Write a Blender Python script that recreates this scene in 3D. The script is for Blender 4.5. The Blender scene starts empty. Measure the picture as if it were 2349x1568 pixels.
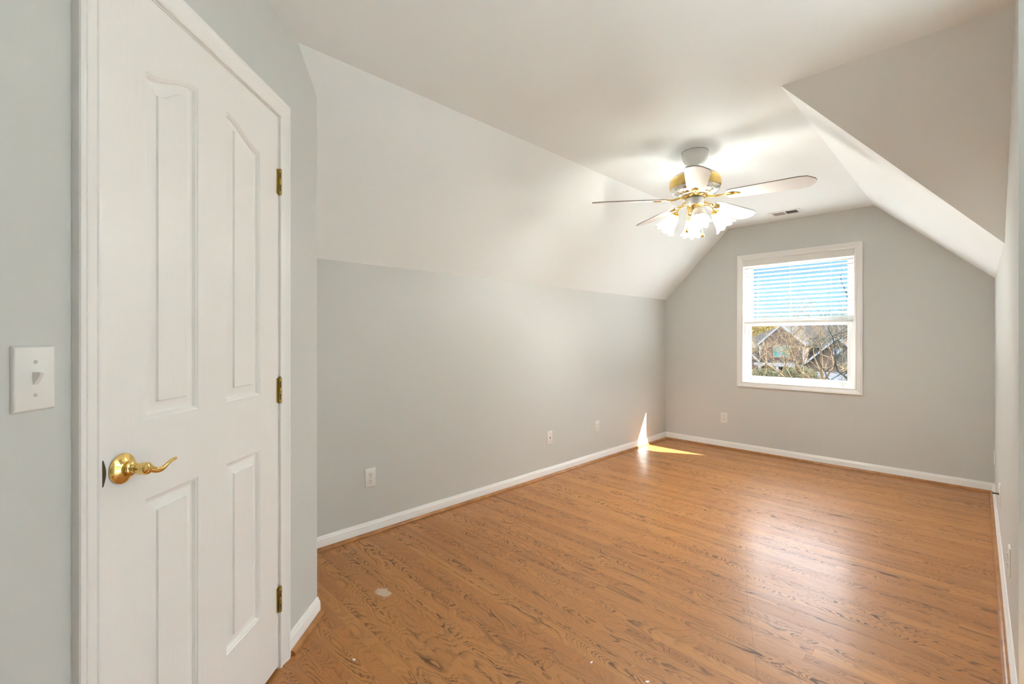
import bpy, bmesh, math, random
from mathutils import Vector, Matrix, Euler

# ------------------------------------------------------------------ camera, world, sun, exposure
S = bpy.context.scene
COL = S.collection
R = math.radians
EYE = 1.223
YAW = R(45.548)
cam_d = bpy.data.cameras.new('camera')
cam_d.sensor_fit = 'HORIZONTAL'
cam_d.sensor_width = 36.0
cam_d.lens = 1047.83 * 36.0 / 2349.0
cam_d.shift_y = -(784.0 - 772.8) / 2349.0
cam_d.clip_start = 0.02
cam_d.clip_end = 400
cam = bpy.data.objects.new('camera', cam_d)
COL.objects.link(cam)
cam.location = (0, 0, EYE)
cam.rotation_euler = (R(90), 0, YAW)
S.camera = cam

SUN_DIR = Vector((-1.0, -0.52, -0.855)).normalized()
sun_d = bpy.data.lights.new('sun', 'SUN')
sun_d.energy = 14.0
sun_d.angle = R(0.55)
sun_d.color = (0.95, 0.99, 1.0)
sun = bpy.data.objects.new('sun', sun_d)
COL.objects.link(sun)
sun.location = (30, 20, 28)
sun.rotation_euler = SUN_DIR.to_track_quat('-Z', 'Y').to_euler()

world = bpy.data.worlds.new('sky')
S.world = world
world.use_nodes = True
wn = world.node_tree
wn.nodes.clear()
sky = wn.nodes.new('ShaderNodeTexSky')
sky.sky_type = 'NISHITA'
sky.sun_disc = False
sky.sun_elevation = R(37)
sky.sun_rotation = math.atan2(-SUN_DIR.x, -SUN_DIR.y)
sky.air_density = 1.0
sky.dust_density = 0.3
sky.ozone_density = 2.5
# clear blue near the horizon; cloud added above the view to light indoors
SKY_GAIN, CLOUD_FILL = 0.051, 3.35
def _w(typ, **kw):
    x = wn.nodes.new(typ)
    for k, v in kw.items(): setattr(x, k, v)
    return x
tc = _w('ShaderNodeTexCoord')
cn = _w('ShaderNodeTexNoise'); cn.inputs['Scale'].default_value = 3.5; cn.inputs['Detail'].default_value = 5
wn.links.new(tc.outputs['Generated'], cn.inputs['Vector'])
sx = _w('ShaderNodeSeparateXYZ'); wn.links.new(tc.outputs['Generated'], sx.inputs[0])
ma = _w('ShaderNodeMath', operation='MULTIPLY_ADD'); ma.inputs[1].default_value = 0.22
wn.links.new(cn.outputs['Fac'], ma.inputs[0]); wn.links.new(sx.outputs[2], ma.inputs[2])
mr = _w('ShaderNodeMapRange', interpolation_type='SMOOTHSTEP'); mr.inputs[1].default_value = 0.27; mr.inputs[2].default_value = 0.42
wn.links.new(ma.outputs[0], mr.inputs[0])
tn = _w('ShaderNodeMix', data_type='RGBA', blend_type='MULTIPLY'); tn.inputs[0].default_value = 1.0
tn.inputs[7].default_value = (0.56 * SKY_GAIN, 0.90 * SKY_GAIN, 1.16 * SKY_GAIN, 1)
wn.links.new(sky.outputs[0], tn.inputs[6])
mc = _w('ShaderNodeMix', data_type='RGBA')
mc.inputs[7].default_value = (CLOUD_FILL * 0.93, CLOUD_FILL, CLOUD_FILL * 1.09, 1)
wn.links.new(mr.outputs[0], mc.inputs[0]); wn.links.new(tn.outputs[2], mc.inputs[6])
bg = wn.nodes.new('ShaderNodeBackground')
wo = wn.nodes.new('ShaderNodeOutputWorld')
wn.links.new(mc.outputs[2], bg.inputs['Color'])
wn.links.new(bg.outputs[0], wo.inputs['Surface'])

S.view_settings.view_transform = 'Standard'
S.view_settings.look = 'None'
S.view_settings.gamma = 1.0
S.view_settings.use_curve_mapping = False
S.view_settings.exposure = 1.62
S.cycles.use_denoising = True
S.cycles.max_bounces = 16
S.cycles.diffuse_bounces = 8
S.cycles.transparent_max_bounces = 16
S.cycles.caustics_reflective = False
S.cycles.caustics_refractive = False
S.cycles.sample_clamp_indirect = 8.0
LAMP_W = 9.5

# ------------------------------------------------------------------ room numbers (metres)
VL, VR, UF = -2.648, 0.0932, 5.2095        # left wall, right wall, far wall
ZC, ZKL, ZKR = 2.4084, 1.6737, 1.6838      # ceiling, knee wall heights
VCL, VCR = -1.9166, -0.6508                # creases of flat ceiling
UA, UB = 2.4159, 3.3056                    # hip slope: at ceiling, at knee
UEND = 2.215                               # near end of right wall
DD = 0.8792                                # distance of diagonal door wall from eye
TC = 2.0067                                # end of diagonal wall
Q = math.sqrt(0.5)
NRM = Vector((Q, Q, 0)); DIRT = Vector((-Q, Q, 0))
def dpt(t, off=0.0, z=0.0):
    p = NRM * (off - DD) + DIRT * t
    return (p.x, p.y, z)
UCL = dpt(TC)[1]
VCC = dpt(TC)[0]
UBACK = -1.3
VP = VR + 0.12          # other face of the right-hand partition
V_ADDED = 2.7            # added landing beyond the partition, fills the near zone with daylight
VJ, UJ = 0.75, 1.55      # added jog, out of view, keeps light off the partition end
U_ADDED = 5.7
FILL_WIN = (3.00, 5.60, 0.10, 2.34)   # added landing window, unseen, for fill light: u0, u1, z0, z1

# ------------------------------------------------------------------ node helpers
class NT:
    def __init__(s, name):
        s.mat = bpy.data.materials.new(name)
        s.mat.use_nodes = True
        s.t = s.mat.node_tree
        s.t.nodes.clear()
        s.out = s.t.nodes.new('ShaderNodeOutputMaterial')
    def n(s, typ, **kw):
        x = s.t.nodes.new(typ)
        for k, v in kw.items():
            setattr(x, k, v)
        return x
    def put(s, sock, v):
        if v is None: return
        if isinstance(v, bpy.types.NodeSocket): s.t.links.new(v, sock)
        else:
            if isinstance(v, (tuple, list)) and len(v) == 3 and sock.type == 'RGBA': v = (*v, 1)
            sock.default_value = v
    def math(s, op, a, b=None, c=None, clamp=False):
        x = s.n('ShaderNodeMath', operation=op, use_clamp=clamp)
        s.put(x.inputs[0], a); s.put(x.inputs[1], b); s.put(x.inputs[2], c)
        return x.outputs[0]
    def xyz(s, a, b, c):
        x = s.n('ShaderNodeCombineXYZ')
        s.put(x.inputs[0], a); s.put(x.inputs[1], b); s.put(x.inputs[2], c)
        return x.outputs[0]
    def sep(s, v):
        x = s.n('ShaderNodeSeparateXYZ'); s.put(x.inputs[0], v); return x.outputs
    def noise(s, vec, scale, detail=2.0, rough=0.5, dist=0.0):
        x = s.n('ShaderNodeTexNoise')
        s.put(x.inputs['Vector'], vec)
        x.inputs['Scale'].default_value = scale
        x.inputs['Detail'].default_value = detail
        x.inputs['Roughness'].default_value = rough
        x.inputs['Distortion'].default_value = dist
        return x.outputs['Fac']
    def white(s, vec):
        x = s.n('ShaderNodeTexWhiteNoise', noise_dimensions='3D'); s.put(x.inputs['Vector'], vec)
        return x.outputs
    def mix(s, f, a, b, mode='MIX'):
        x = s.n('ShaderNodeMix', data_type='RGBA', blend_type=mode)
        s.put(x.inputs[0], f); s.put(x.inputs[6], a); s.put(x.inputs[7], b)
        return x.outputs[2]
    def ramp(s, f, stops):
        x = s.n('ShaderNodeValToRGB')
        el = x.color_ramp.elements
        while len(el) < len(stops): el.new(0.5)
        for e, (p, c) in zip(el, stops):
            e.position = p
            e.color = (c, c, c, 1) if not isinstance(c, tuple) else (*c, 1)
        s.put(x.inputs[0], f)
        return x.outputs[0]
    def mapr(s, v, a, b, c, d):
        x = s.n('ShaderNodeMapRange')
        s.put(x.inputs[0], v)
        for i, k in enumerate((a, b, c, d)): x.inputs[i + 1].default_value = k
        return x.outputs[0]
    def bump(s, h, strength=0.2, dist=0.01, normal=None):
        x = s.n('ShaderNodeBump')
        x.inputs['Strength'].default_value = strength
        x.inputs['Distance'].default_value = dist
        s.put(x.inputs['Height'], h); s.put(x.inputs['Normal'], normal)
        return x.outputs[0]
    def obj(s): return s.n('ShaderNodeTexCoord').outputs['Object']
    def pos(s): return s.n('ShaderNodeNewGeometry').outputs['Position']
    def principled(s, color=None, rough=0.5, metal=0.0, spec=0.5, normal=None, coat=0.0, coat_rough=0.1):
        b = s.n('ShaderNodeBsdfPrincipled')
        s.put(b.inputs['Base Color'], color); s.put(b.inputs['Roughness'], rough)
        b.inputs['Metallic'].default_value = metal
        b.inputs['Specular IOR Level'].default_value = spec
        b.inputs['Coat Weight'].default_value = coat
        b.inputs['Coat Roughness'].default_value = coat_rough
        s.put(b.inputs['Normal'], normal)
        return b
    def done(s, sh):
        s.t.links.new(sh.outputs[0] if hasattr(sh, 'outputs') else sh, s.out.inputs['Surface'])
        return s.mat

def simple(name, col, rough=0.5, metal=0.0, spec=0.5, bump=None, var=0.0, coat=0.0):
    m = NT(name)
    o = m.obj()
    c = col
    if var:
        f = m.noise(o, 3.0, 3)
        c = m.mix(m.mapr(f, 0.3, 0.7, 0, 1), tuple(x * (1 - var) for x in col), tuple(min(1, x * (1 + var)) for x in col))
    nrm = None
    if bump:
        nrm = m.bump(m.noise(o, bump[0], 4), bump[1], bump[2])
    return m.done(m.principled(c, rough, metal, spec, nrm, coat))

# paint of walls and ceiling: matte with the faint orange-peel of a roller
def paint(name, col, rough=0.6, spec=0.3):
    m = NT(name)
    p = m.pos()
    c = m.mix(m.noise(p, 1.1, 3), tuple(x * 0.985 for x in col), tuple(x * 1.015 for x in col))
    nrm = m.bump(m.noise(p, 260, 2), 0.12, 0.0008)
    return m.done(m.principled(c, rough, 0, spec, nrm))

M = {}
M['wall'] = paint('greige_wall_paint', (0.625, 0.632, 0.610))
M['ceil'] = paint('white_ceiling_paint', (0.89, 0.935, 0.94), 0.75, 0.2)
M['trim'] = simple('white_trim_paint', (0.88, 0.87, 0.85), 0.32, 0, 0.5, (60, 0.05, 0.002))
M['white_plastic'] = simple('white_plastic', (0.82, 0.81, 0.78), 0.28, 0, 0.5, None, 0.02)
M['outlet'] = simple('white_outlet_plastic', (0.80, 0.79, 0.76), 0.35, 0, 0.5, None, 0.02)
M['slot'] = simple('dark_slot', (0.03, 0.03, 0.03), 0.6)
M['brass'] = simple('polished_brass', (0.86, 0.62, 0.22), 0.13, 1.0, 0.5, None, 0.03)
M['old_brass'] = simple('aged_brass', (0.46, 0.34, 0.10), 0.28, 1.0, 0.5, (90, 0.1, 0.002), 0.15)
M['dark_metal'] = simple('dark_strike_metal', (0.10, 0.085, 0.065), 0.35, 0.8, 0.5, None, 0.1)
M['screw'] = simple('painted_screw', (0.55, 0.54, 0.51), 0.4, 0.0, 0.5, None, 0.05)
M['chrome'] = simple('bright_chrome', (0.85, 0.84, 0.80), 0.12, 1.0, 0.5, None, 0.02)
M['fan_white'] = simple('white_fan_enamel', (0.80, 0.79, 0.76), 0.25, 0, 0.5, None, 0.015)
M['blade'] = simple('white_fan_blade', (0.80, 0.785, 0.76), 0.4, 0, 0.4, (120, 0.04, 0.001), 0.015)
M['blade_edge'] = simple('grey_blade_edge', (0.33, 0.31, 0.28), 0.6, 0, 0.4, None, 0.02)
M['vent_grey'] = simple('grey_vent_louver', (0.42, 0.41, 0.39), 0.5, 0.2, 0.5, None, 0.04)
M['vent_dark'] = simple('dark_duct', (0.05, 0.05, 0.05), 0.8)
M['cord'] = simple('white_blind_cord', (0.60, 0.59, 0.56), 0.7, 0, 0.3, None, 0.04)
M['vinyl'] = simple('white_window_vinyl', (0.84, 0.84, 0.83), 0.3, 0, 0.5, None, 0.01)
M['light_soak'] = simple('dark_light_soak', (0.25, 0.24, 0.22), 0.8)  # dark tone for unseen walls, cuts light bouncing onto the partition end

def door_paint():
    m = NT('white_door_paint')
    s = m.sep(m.obj())
    grain = m.noise(m.xyz(m.math('MULTIPLY', s[0], 55.0), m.math('MULTIPLY', s[1], 55.0), m.math('MULTIPLY', s[2], 3.2)), 1.6, 4, 0.6, 0.6)
    nrm = m.bump(grain, 0.28, 0.0016)
    return m.done(m.principled((0.895, 0.880, 0.855), 0.34, 0, 0.5, nrm))
M['door'] = door_paint()

def blind_mat():
    m = NT('white_blind_slat')
    b = m.principled((0.86, 0.855, 0.84), 0.4, 0, 0.4, m.bump(m.noise(m.obj(), 80, 2), 0.05, 0.001))
    t = m.n('ShaderNodeBsdfTranslucent')
    t.inputs[0].default_value = (0.9, 0.87, 0.8, 1)
    mx = m.n('ShaderNodeMixShader'); mx.inputs[0].default_value = 0.22
    m.t.links.new(b.outputs[0], mx.inputs[1]); m.t.links.new(t.outputs[0], mx.inputs[2])
    return m.done(mx)
M['slat'] = blind_mat()

def glass_mat():
    m = NT('window_glass')
    tr = m.n('ShaderNodeBsdfTransparent'); tr.inputs[0].default_value = (0.97, 0.985, 0.985, 1)
    gl = m.n('ShaderNodeBsdfGlossy'); gl.inputs['Roughness'].default_value = 0.02
    w = m.mapr(m.noise(m.obj(), 2.0, 2), 0, 1, 0.045, 0.055)
    mx = m.n('ShaderNodeMixShader'); m.put(mx.inputs[0], w)
    m.t.links.new(tr.outputs[0], mx.inputs[1]); m.t.links.new(gl.outputs[0], mx.inputs[2])
    return m.done(mx)
M['glass'] = glass_mat()

def shade_mat():
    m = NT('frosted_shade_glass')
    t = m.n('ShaderNodeBsdfTranslucent'); t.inputs[0].default_value = (0.95, 0.93, 0.88, 1)
    d = m.n('ShaderNodeBsdfDiffuse'); d.inputs[0].default_value = (0.88, 0.86, 0.82, 1)
    tr = m.n('ShaderNodeBsdfTransparent')
    g = m.n('ShaderNodeBsdfGlossy'); g.inputs['Roughness'].default_value = 0.15
    a = m.n('ShaderNodeMixShader'); a.inputs[0].default_value = 0.45
    m.t.links.new(t.outputs[0], a.inputs[1]); m.t.links.new(d.outputs[0], a.inputs[2])
    b = m.n('ShaderNodeMixShader'); m.put(b.inputs[0], m.mapr(m.noise(m.obj(), 30, 2), 0.3, 0.7, 0.18, 0.26))
    m.t.links.new(a.outputs[0], b.inputs[1]); m.t.links.new(tr.outputs[0], b.inputs[2])
    c = m.n('ShaderNodeMixShader'); c.inputs[0].default_value = 0.06
    m.t.links.new(b.outputs[0], c.inputs[1]); m.t.links.new(g.outputs[0], c.inputs[2])
    return m.done(c)
M['shade'] = shade_mat()

def oak(name, width, along_x=True, tint=1.0, plain=False):
    m = NT(name)
    p = m.sep(m.pos())
    x, y = p[0], p[1]
    if not along_x: x, y = y, x
    yw = m.math('DIVIDE', y, width)
    row = m.math('FLOOR', yw)
    fy = m.math('FRACT', yw)
    r0 = m.white(m.xyz(row, 3.7, 1.3))[0]
    xl = m.math('MULTIPLY_ADD', r0, 9.0, m.math('DIVIDE', x, 0.95))
    col = m.math('FLOOR', xl)
    fx = m.math('FRACT', xl)
    wv = m.white(m.xyz(row, col, 0.5))
    rs = m.sep(wv[1])
    r1, r2, r3 = rs[0], rs[1], rs[2]
    pid = m.math('MULTIPLY', m.white(m.xyz(row, col, 7.5))[0], 60.0)
    yc = m.math('MULTIPLY', m.math('SUBTRACT', fy, 0.5), width)
    yc = m.math('MULTIPLY_ADD', m.math('SUBTRACT', r1, 0.5), width * 1.1, yc)
    # slow drift of the log's heart along the board, jittered
    lowx = m.noise(m.xyz(m.math('MULTIPLY', x, 1.9), pid, m.math('MULTIPLY', y, 5.0)), 1.0, 2, 0.55)
    hix = m.noise(m.xyz(m.math('MULTIPLY', x, 26.0), m.math('MULTIPLY', y, 120.0), pid), 1.0, 3, 0.6)
    D = m.math('MULTIPLY', m.math('SUBTRACT', lowx, 0.5), m.mapr(r2, 0, 1, 0.22, 0.60))
    D = m.math('MULTIPLY_ADD', x, m.mapr(r1, 0, 1, -0.22, 0.22), D)
    D = m.math('MULTIPLY_ADD', m.math('SUBTRACT', hix, 0.5), 0.016, D)
    yy = m.math('MULTIPLY', yc, 1.7)
    rr = m.math('SQRT', m.math('ADD', m.math('MULTIPLY', yy, yy), m.math('MULTIPLY', D, D)))
    warp = m.noise(m.xyz(m.math('MULTIPLY', rr, 45.0), pid, 0.0), 1.0, 1)
    rr = m.math('MULTIPLY_ADD', m.math('SUBTRACT', warp, 0.5), 0.030, rr)
    ring = m.math('FRACT', m.math('MULTIPLY', rr, m.mapr(r3, 0, 1, 65, 110)))
    line = m.ramp(ring, [(0.0, 0.25), (0.10, 0.0), (0.50, 0.04), (0.72, 0.50), (0.86, 1.0), (0.96, 0.9), (1.0, 0.30)])
    fall = m.mapr(m.math('ABSOLUTE', yc), 0.006, 0.028, 1.0, 0.42)
    board = m.mapr(r3, 0.15, 0.5, 0.42, 1.0)
    strength = m.mapr(m.noise(m.xyz(m.math('MULTIPLY', x, 2.2), m.math('MULTIPLY', y, 9.0), pid), 1.0, 2), 0.30, 0.60, 0.45, 1.0)
    pores = m.noise(m.xyz(m.math('MULTIPLY', x, 14.0), m.math('MULTIPLY', y, 620.0), 0.0), 1.0, 2, 0.6)
    pores = m.mapr(pores, 0.52, 0.72, 0.0, 1.0)
    g = m.math('MULTIPLY', m.math('MULTIPLY', line, strength), m.math('MULTIPLY', fall, board))
    g = m.math('MULTIPLY_ADD', pores, 0.22, m.math('MULTIPLY', g, 1.12), clamp=True)
    light = m.mix(r2, (0.50 * tint, 0.216 * tint, 0.056 * tint), (0.415 * tint, 0.162 * tint, 0.038 * tint))
    light = m.mix(m.mapr(r1, 0.6, 1.0, 0.0, 0.5), light, (0.37 * tint, 0.148 * tint, 0.036 * tint))
    dark = (0.10 * tint, 0.036 * tint, 0.008 * tint)
    c = m.mix(g, light, dark)
    if plain:
        return m.done(m.principled(c, 0.3, 0, 0.5))
    # seams between strips and at board ends
    ey = m.math('MULTIPLY', m.math('MINIMUM', fy, m.math('SUBTRACT', 1.0, fy)), width)
    ex = m.math('MULTIPLY', m.math('MINIMUM', fx, m.math('SUBTRACT', 1.0, fx)), 0.95)
    e = m.math('MINIMUM', ey, ex)
    seam = m.mapr(e, 0.0002, 0.0011, 1.0, 0.0)
    c = m.mix(m.math('MULTIPLY', seam, 0.35), c, (0.07, 0.028, 0.01))
    # worn whitish scuff near the door, and a long hairline scratch
    def blob(cx, cy, rx, ry, amt):
        dx = m.math('DIVIDE', m.math('SUBTRACT', p[0], cx), rx)
        dy = m.math('DIVIDE', m.math('SUBTRACT', p[1], cy), ry)
        d = m.math('SQRT', m.math('ADD', m.math('MULTIPLY', dx, dx), m.math('MULTIPLY', dy, dy)))
        d = m.math('MULTIPLY_ADD', m.math('SUBTRACT', m.noise(m.pos(), 38, 4, 0.65), 0.5), 1.6, d)
        return m.math('MULTIPLY', m.mapr(d, 0.65, 1.0, 1.0, 0.0), amt)
    scuff = blob(-1.995, 1.092, 0.052, 0.036, 0.75)
    c = m.mix(scuff, c, (0.62, 0.52, 0.44))
    wx = m.math('MULTIPLY_ADD', m.math('SUBTRACT', m.noise(m.xyz(0.0, m.math('MULTIPLY', p[1], 2.0), 4.0), 1.0, 2), 0.5), 0.05, p[0])
    scr = m.math('ABSOLUTE', m.math('SUBTRACT', wx, m.math('MULTIPLY_ADD', p[1], -0.376, 0.111)))
    scr = m.mapr(scr, 0.0006, 0.0022, 1.0, 0.0)
    scr = m.math('MULTIPLY', scr, m.mapr(p[1], 2.48, 2.55, 1.0, 0.0))
    scr = m.math('MULTIPLY', scr, m.mapr(p[1], 1.70, 1.76, 0.0, 1.0))
    c = m.mix(m.math('MULTIPLY', scr, 0.45), c, (0.12, 0.05, 0.025))
    # shallow cupping and seams in the height, so that reflections break board by board
    cup = m.math('MULTIPLY', m.math('SINE', m.math('MULTIPLY', fy, math.pi)), 0.45)
    tilt = m.math('MULTIPLY', m.math('SUBTRACT', fy, 0.5), m.math('MULTIPLY', m.math('SUBTRACT', r3, 0.5), 1.0))
    hgt = m.math('ADD', cup, tilt)
    hgt = m.math('MULTIPLY_ADD', seam, -0.5, hgt)
    hgt = m.math('MULTIPLY_ADD', g, -0.10, hgt)
    nrm = m.bump(hgt, 0.75, 0.0008)
    rough = m.mapr(m.noise(m.pos(), 5.0, 3), 0.3, 0.7, 0.37, 0.45)
    rough = m.math('MULTIPLY_ADD', g, 0.12, rough)
    return m.done(m.principled(c, rough, 0, 0.5, nrm, 0.22, 0.2))
M['carpet'] = simple('added_landing_carpet', (0.82, 0.815, 0.805), 0.95, 0, 0.1, (400, 0.4, 0.003), 0.03)  # pale so light in the added landing bounces uncoloured
M['floor'] = oak('oak_strip_floor', 0.057)
def shoe_mat():
    m = NT('oak_shoe_molding')
    f = m.noise(m.pos(), 14.0, 4, 0.6)
    return m.done(m.principled(m.mix(m.mapr(f, 0.35, 0.65, 0, 1), (0.44, 0.20, 0.06), (0.30, 0.12, 0.03)), 0.3, 0, 0.5))
M['shoe'] = shoe_mat()

# ------------------------------------------------------------------ mesh helpers
class MB:
    def __init__(s): s.v = []; s.f = []
    def add(s, vs, fs, T=None):
        o = len(s.v)
        for p in vs:
            p = Vector(p)
            s.v.append(tuple(T @ p) if T is not None else tuple(p))
        s.f += [tuple(i + o for i in f) for f in fs]
        return s
    def box(s, x0, x1, y0, y1, z0, z1, T=None):
        return s.add([(x, y, z) for z in (z0, z1) for y in (y0, y1) for x in (x0, x1)],
                     [(0, 2, 3, 1), (4, 5, 7, 6), (0, 1, 5, 4), (2, 6, 7, 3), (0, 4, 6, 2), (1, 3, 7, 5)], T)
    def poly(s, pts, T=None):
        return s.add(pts, [tuple(range(len(pts)))], T)
    def lathe(s, prof, n=32, T=None, cap0=True, cap1=True):
        vs = []; fs = []
        for r, z in prof:
            for i in range(n):
                a = 2 * math.pi * i / n
                vs.append((r * math.cos(a), r * math.sin(a), z))
        k = len(prof)
        for j in range(k - 1):
            for i in range(n):
                i2 = (i + 1) % n
                fs.append((j * n + i, j * n + i2, (j + 1) * n + i2, (j + 1) * n + i))
        if cap0: fs.append(tuple(range(n)))
        if cap1: fs.append(tuple((k - 1) * n + i for i in range(n)))
        return s.add(vs, fs, T)
    def tube(s, pts, rad, n=10, T=None, cap=True, squash=1.0):
        pts = [Vector(p) for p in pts]
        if not isinstance(rad, (list, tuple)): rad = [rad] * len(pts)
        vs = []; fs = []
        up = None
        for i, p in enumerate(pts):
            d = (pts[min(i + 1, len(pts) - 1)] - pts[max(i - 1, 0)])
            if d.length < 1e-9: d = Vector((0, 0, 1))
            d.normalize()
            if up is None:
                up = d.orthogonal().normalized() if abs(d.z) > 0.95 else Vector((0, 0, 1))
            a = up - d * up.dot(d)
            if a.length < 1e-6: a = d.orthogonal()
            a.normalize(); b = d.cross(a); up = a
            for k in range(n):
                t = 2 * math.pi * k / n
                vs.append(p + a * (rad[i] * math.cos(t)) + b * (rad[i] * squash * math.sin(t)))
        for j in range(len(pts) - 1):
            for k in range(n):
                k2 = (k + 1) % n
                fs.append((j * n + k, j * n + k2, (j + 1) * n + k2, (j + 1) * n + k))
        if cap:
            fs.append(tuple(range(n))); fs.append(tuple((len(pts) - 1) * n + i for i in range(n)))
        return s.add(vs, fs, T)
    def prism(s, pts, y0, y1, T=None):
        # polygon in x,z extruded along y
        n = len(pts)
        vs = [(x, y0, z) for x, z in pts] + [(x, y1, z) for x, z in pts]
        fs = [tuple(range(n)), tuple(range(2 * n - 1, n - 1, -1))]
        fs += [(i, (i + 1) % n, n + (i + 1) % n, n + i) for i in range(n)]
        return s.add(vs, fs, T)
    def mold(s, prof, A, B, ax, up, m0=0.0, m1=0.0, key=0, T=None):
        # profile (a, b): a along ax, b along up, swept from A to B; ends shifted by m*profile[key] for mitres
        A, B, ax, up = Vector(A), Vector(B), Vector(ax), Vector(up)
        d = (B - A).normalized(); n = len(prof)
        vs = [A + ax * p[0] + up * p[1] + d * (m0 * p[key]) for p in prof]
        vs += [B + ax * p[0] + up * p[1] + d * (m1 * p[key]) for p in prof]
        fs = [tuple(range(n)), tuple(range(2 * n - 1, n - 1, -1))]
        fs += [(i, (i + 1) % n, n + (i + 1) % n, n + i) for i in range(n)]
        return s.add(vs, fs, T)
    def build(s, name, mat, parent=None, smooth=True, bevel=0.0, recalc=True):
        me = bpy.data.meshes.new(name)
        bm = bmesh.new()
        vv = [bm.verts.new(p) for p in s.v]
        for f in s.f:
            try: bm.faces.new([vv[i] for i in f])
            except ValueError: pass
        if recalc: bmesh.ops.recalc_face_normals(bm, faces=bm.faces)
        if smooth:
            for f in bm.faces: f.smooth = True
            for e in bm.edges:
                if len(e.link_faces) == 2 and e.calc_face_angle(0) > 0.62: e.smooth = False
        bm.to_mesh(me); bm.free()
        me.materials.append(mat)
        o = bpy.data.objects.new(name, me)
        COL.objects.link(o)
        if parent is not None: o.parent = parent
        if bevel:
            b = o.modifiers.new('bevel', 'BEVEL'); b.width = bevel; b.segments = 2; b.limit_method = 'ANGLE'; b.angle_limit = R(40)
        return o

def empty(name, loc=(0, 0, 0), rz=0.0):
    o = bpy.data.objects.new(name, None)
    o.empty_display_size = 0.1
    COL.objects.link(o)
    o.location = loc; o.rotation_euler = (0, 0, rz)
    return o
def tag(o, label, cat, group=None):
    o['label'] = label; o['category'] = cat
    if group: o['group'] = group
    return o
def struct(o, label=None, cat=None):
    o['kind'] = 'structure'
    if label: o['label'] = label
    if cat: o['category'] = cat
    return o

# ------------------------------------------------------------------ room shell
WT = 0.15                                           # depth of far wall to outside face
WX0, WX1, WZ0, WZ1 = -1.778, -0.788, 0.737, 2.048   # window opening
struct(MB().poly([(VL, UBACK, 0), (VP + 0.1, UBACK, 0), (VP + 0.1, UF, 0), (VL, UF, 0)]).build('floor', M['floor']),
       'honey oak strip floor with a worn scuff near the door', 'floor')
struct(MB().poly([(VP + 0.1, UBACK, 0), (V_ADDED, UBACK, 0), (V_ADDED, U_ADDED, 0), (VP + 0.1, U_ADDED, 0)]).build('floor_added_landing', M['carpet']),
       'pale carpet of the added landing, out of view, for neutral bounce light', 'floor')

zcc = ZC - (ZC - ZKL) / (VCL - VL) * (VCL - VCC)     # slope height over diagonal wall's corner
c = MB()
c.poly([(VL, UBACK, ZC), (V_ADDED, UBACK, ZC), (V_ADDED, U_ADDED, ZC), (VP, U_ADDED, ZC), (VP, UA, ZC), (VCR, UA, ZC), (VCR, UF + WT, ZC), (VCL, UF + WT, ZC), (VCL, UCL, ZC), (VL, UCL, ZC)])
ns = 10
c.poly([(VCL, 0.55, ZC), (VCL, UF + WT, ZC), (VL, UF + WT, ZKL), (VL, 0.55, ZKL)])
c.poly([(VCR, UA, ZC), (VR, UB, ZKR), (VR, UF + WT, ZKR), (VCR, UF + WT, ZC)])
c.poly([(VCR, UA, ZC), (VR, UA, ZC), (VR, UB, ZKR)])
struct(c.build('ceiling', M['ceil'], smooth=False), 'white sloped attic ceiling with flat centre', 'ceiling')

w = MB().poly([(VL, UCL, 0), (VL, UF + WT, 0), (VL, UF + WT, ZKL), (VL, UCL, ZKL)])
w.poly([(VL, UBACK, 0), (VL, UCL, 0), (VL, UCL, ZC), (VL, UBACK, ZC)])
struct(w.build('wall_left', M['wall'], smooth=False), 'long greige knee wall under the left slope', 'wall')

# far wall with its window hole, 15 cm deep
fw = MB()
def gable(u):
    return [(VL, u, 0), (VR, u, 0), (VR, u, ZKR), (VCR, u, ZC), (VCL, u, ZC), (VL, u, ZKL)]
for u in (UF, UF + WT):
    fw.poly([(VL, u, 0), (WX0, u, 0), (WX0, u, ZC - 0), (VCL, u, ZC), (VL, u, ZKL)])
    fw.poly([(WX1, u, 0), (VR, u, 0), (VR, u, ZKR), (VCR, u, ZC), (WX1, u, ZC)])
    fw.poly([(WX0, u, 0), (WX1, u, 0), (WX1, u, WZ0), (WX0, u, WZ0)])
    fw.poly([(WX0, u, WZ1), (WX1, u, WZ1), (WX1, u, ZC), (WX0, u, ZC)])
struct(fw.build('wall_far', M['wall'], smooth=False, recalc=False), 'greige gable wall holding the window', 'wall')

rw = MB().poly([(VR, UEND, 0), (VR, UF + WT, 0), (VR, UF + WT, ZKR), (VR, UB, ZKR), (VR, UA, ZC), (VR, UEND, ZC)])
rw.poly([(VR, UEND, 0), (VP, UEND, 0), (VP, UEND, ZC), (VR, UEND, ZC)])
rw.poly([(VP, UEND, 0), (VP, UF + WT, 0), (VP, UF + WT, ZC), (VP, UEND, ZC)])
struct(rw.build('wall_right', M['wall'], smooth=False), 'greige partition wall at the right edge seen edge-on', 'wall')
lw = MB()
u0, u1, z0, z1 = FILL_WIN
lw.poly([(V_ADDED, UJ, 0), (V_ADDED, u0, 0), (V_ADDED, u0, ZC), (V_ADDED, UJ, ZC)])
struct(MB().poly([(VJ, UJ, 0), (V_ADDED, UJ, 0), (V_ADDED, UJ, ZC), (VJ, UJ, ZC)]).build('wall_light_block', M['light_soak'], smooth=False), 'unseen dark wall added to soak up light in the landing', 'wall')  # dark end wall added to absorb light in the landing
struct(MB().poly([(VJ, UBACK, 0), (VJ, UJ, 0), (VJ, UJ, ZC), (VJ, UBACK, ZC)]).build('wall_shade_jog', M['wall'], smooth=False), 'unseen greige wall added to keep light off the partition end', 'wall')  # jog wall added out of view to hold back light
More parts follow.
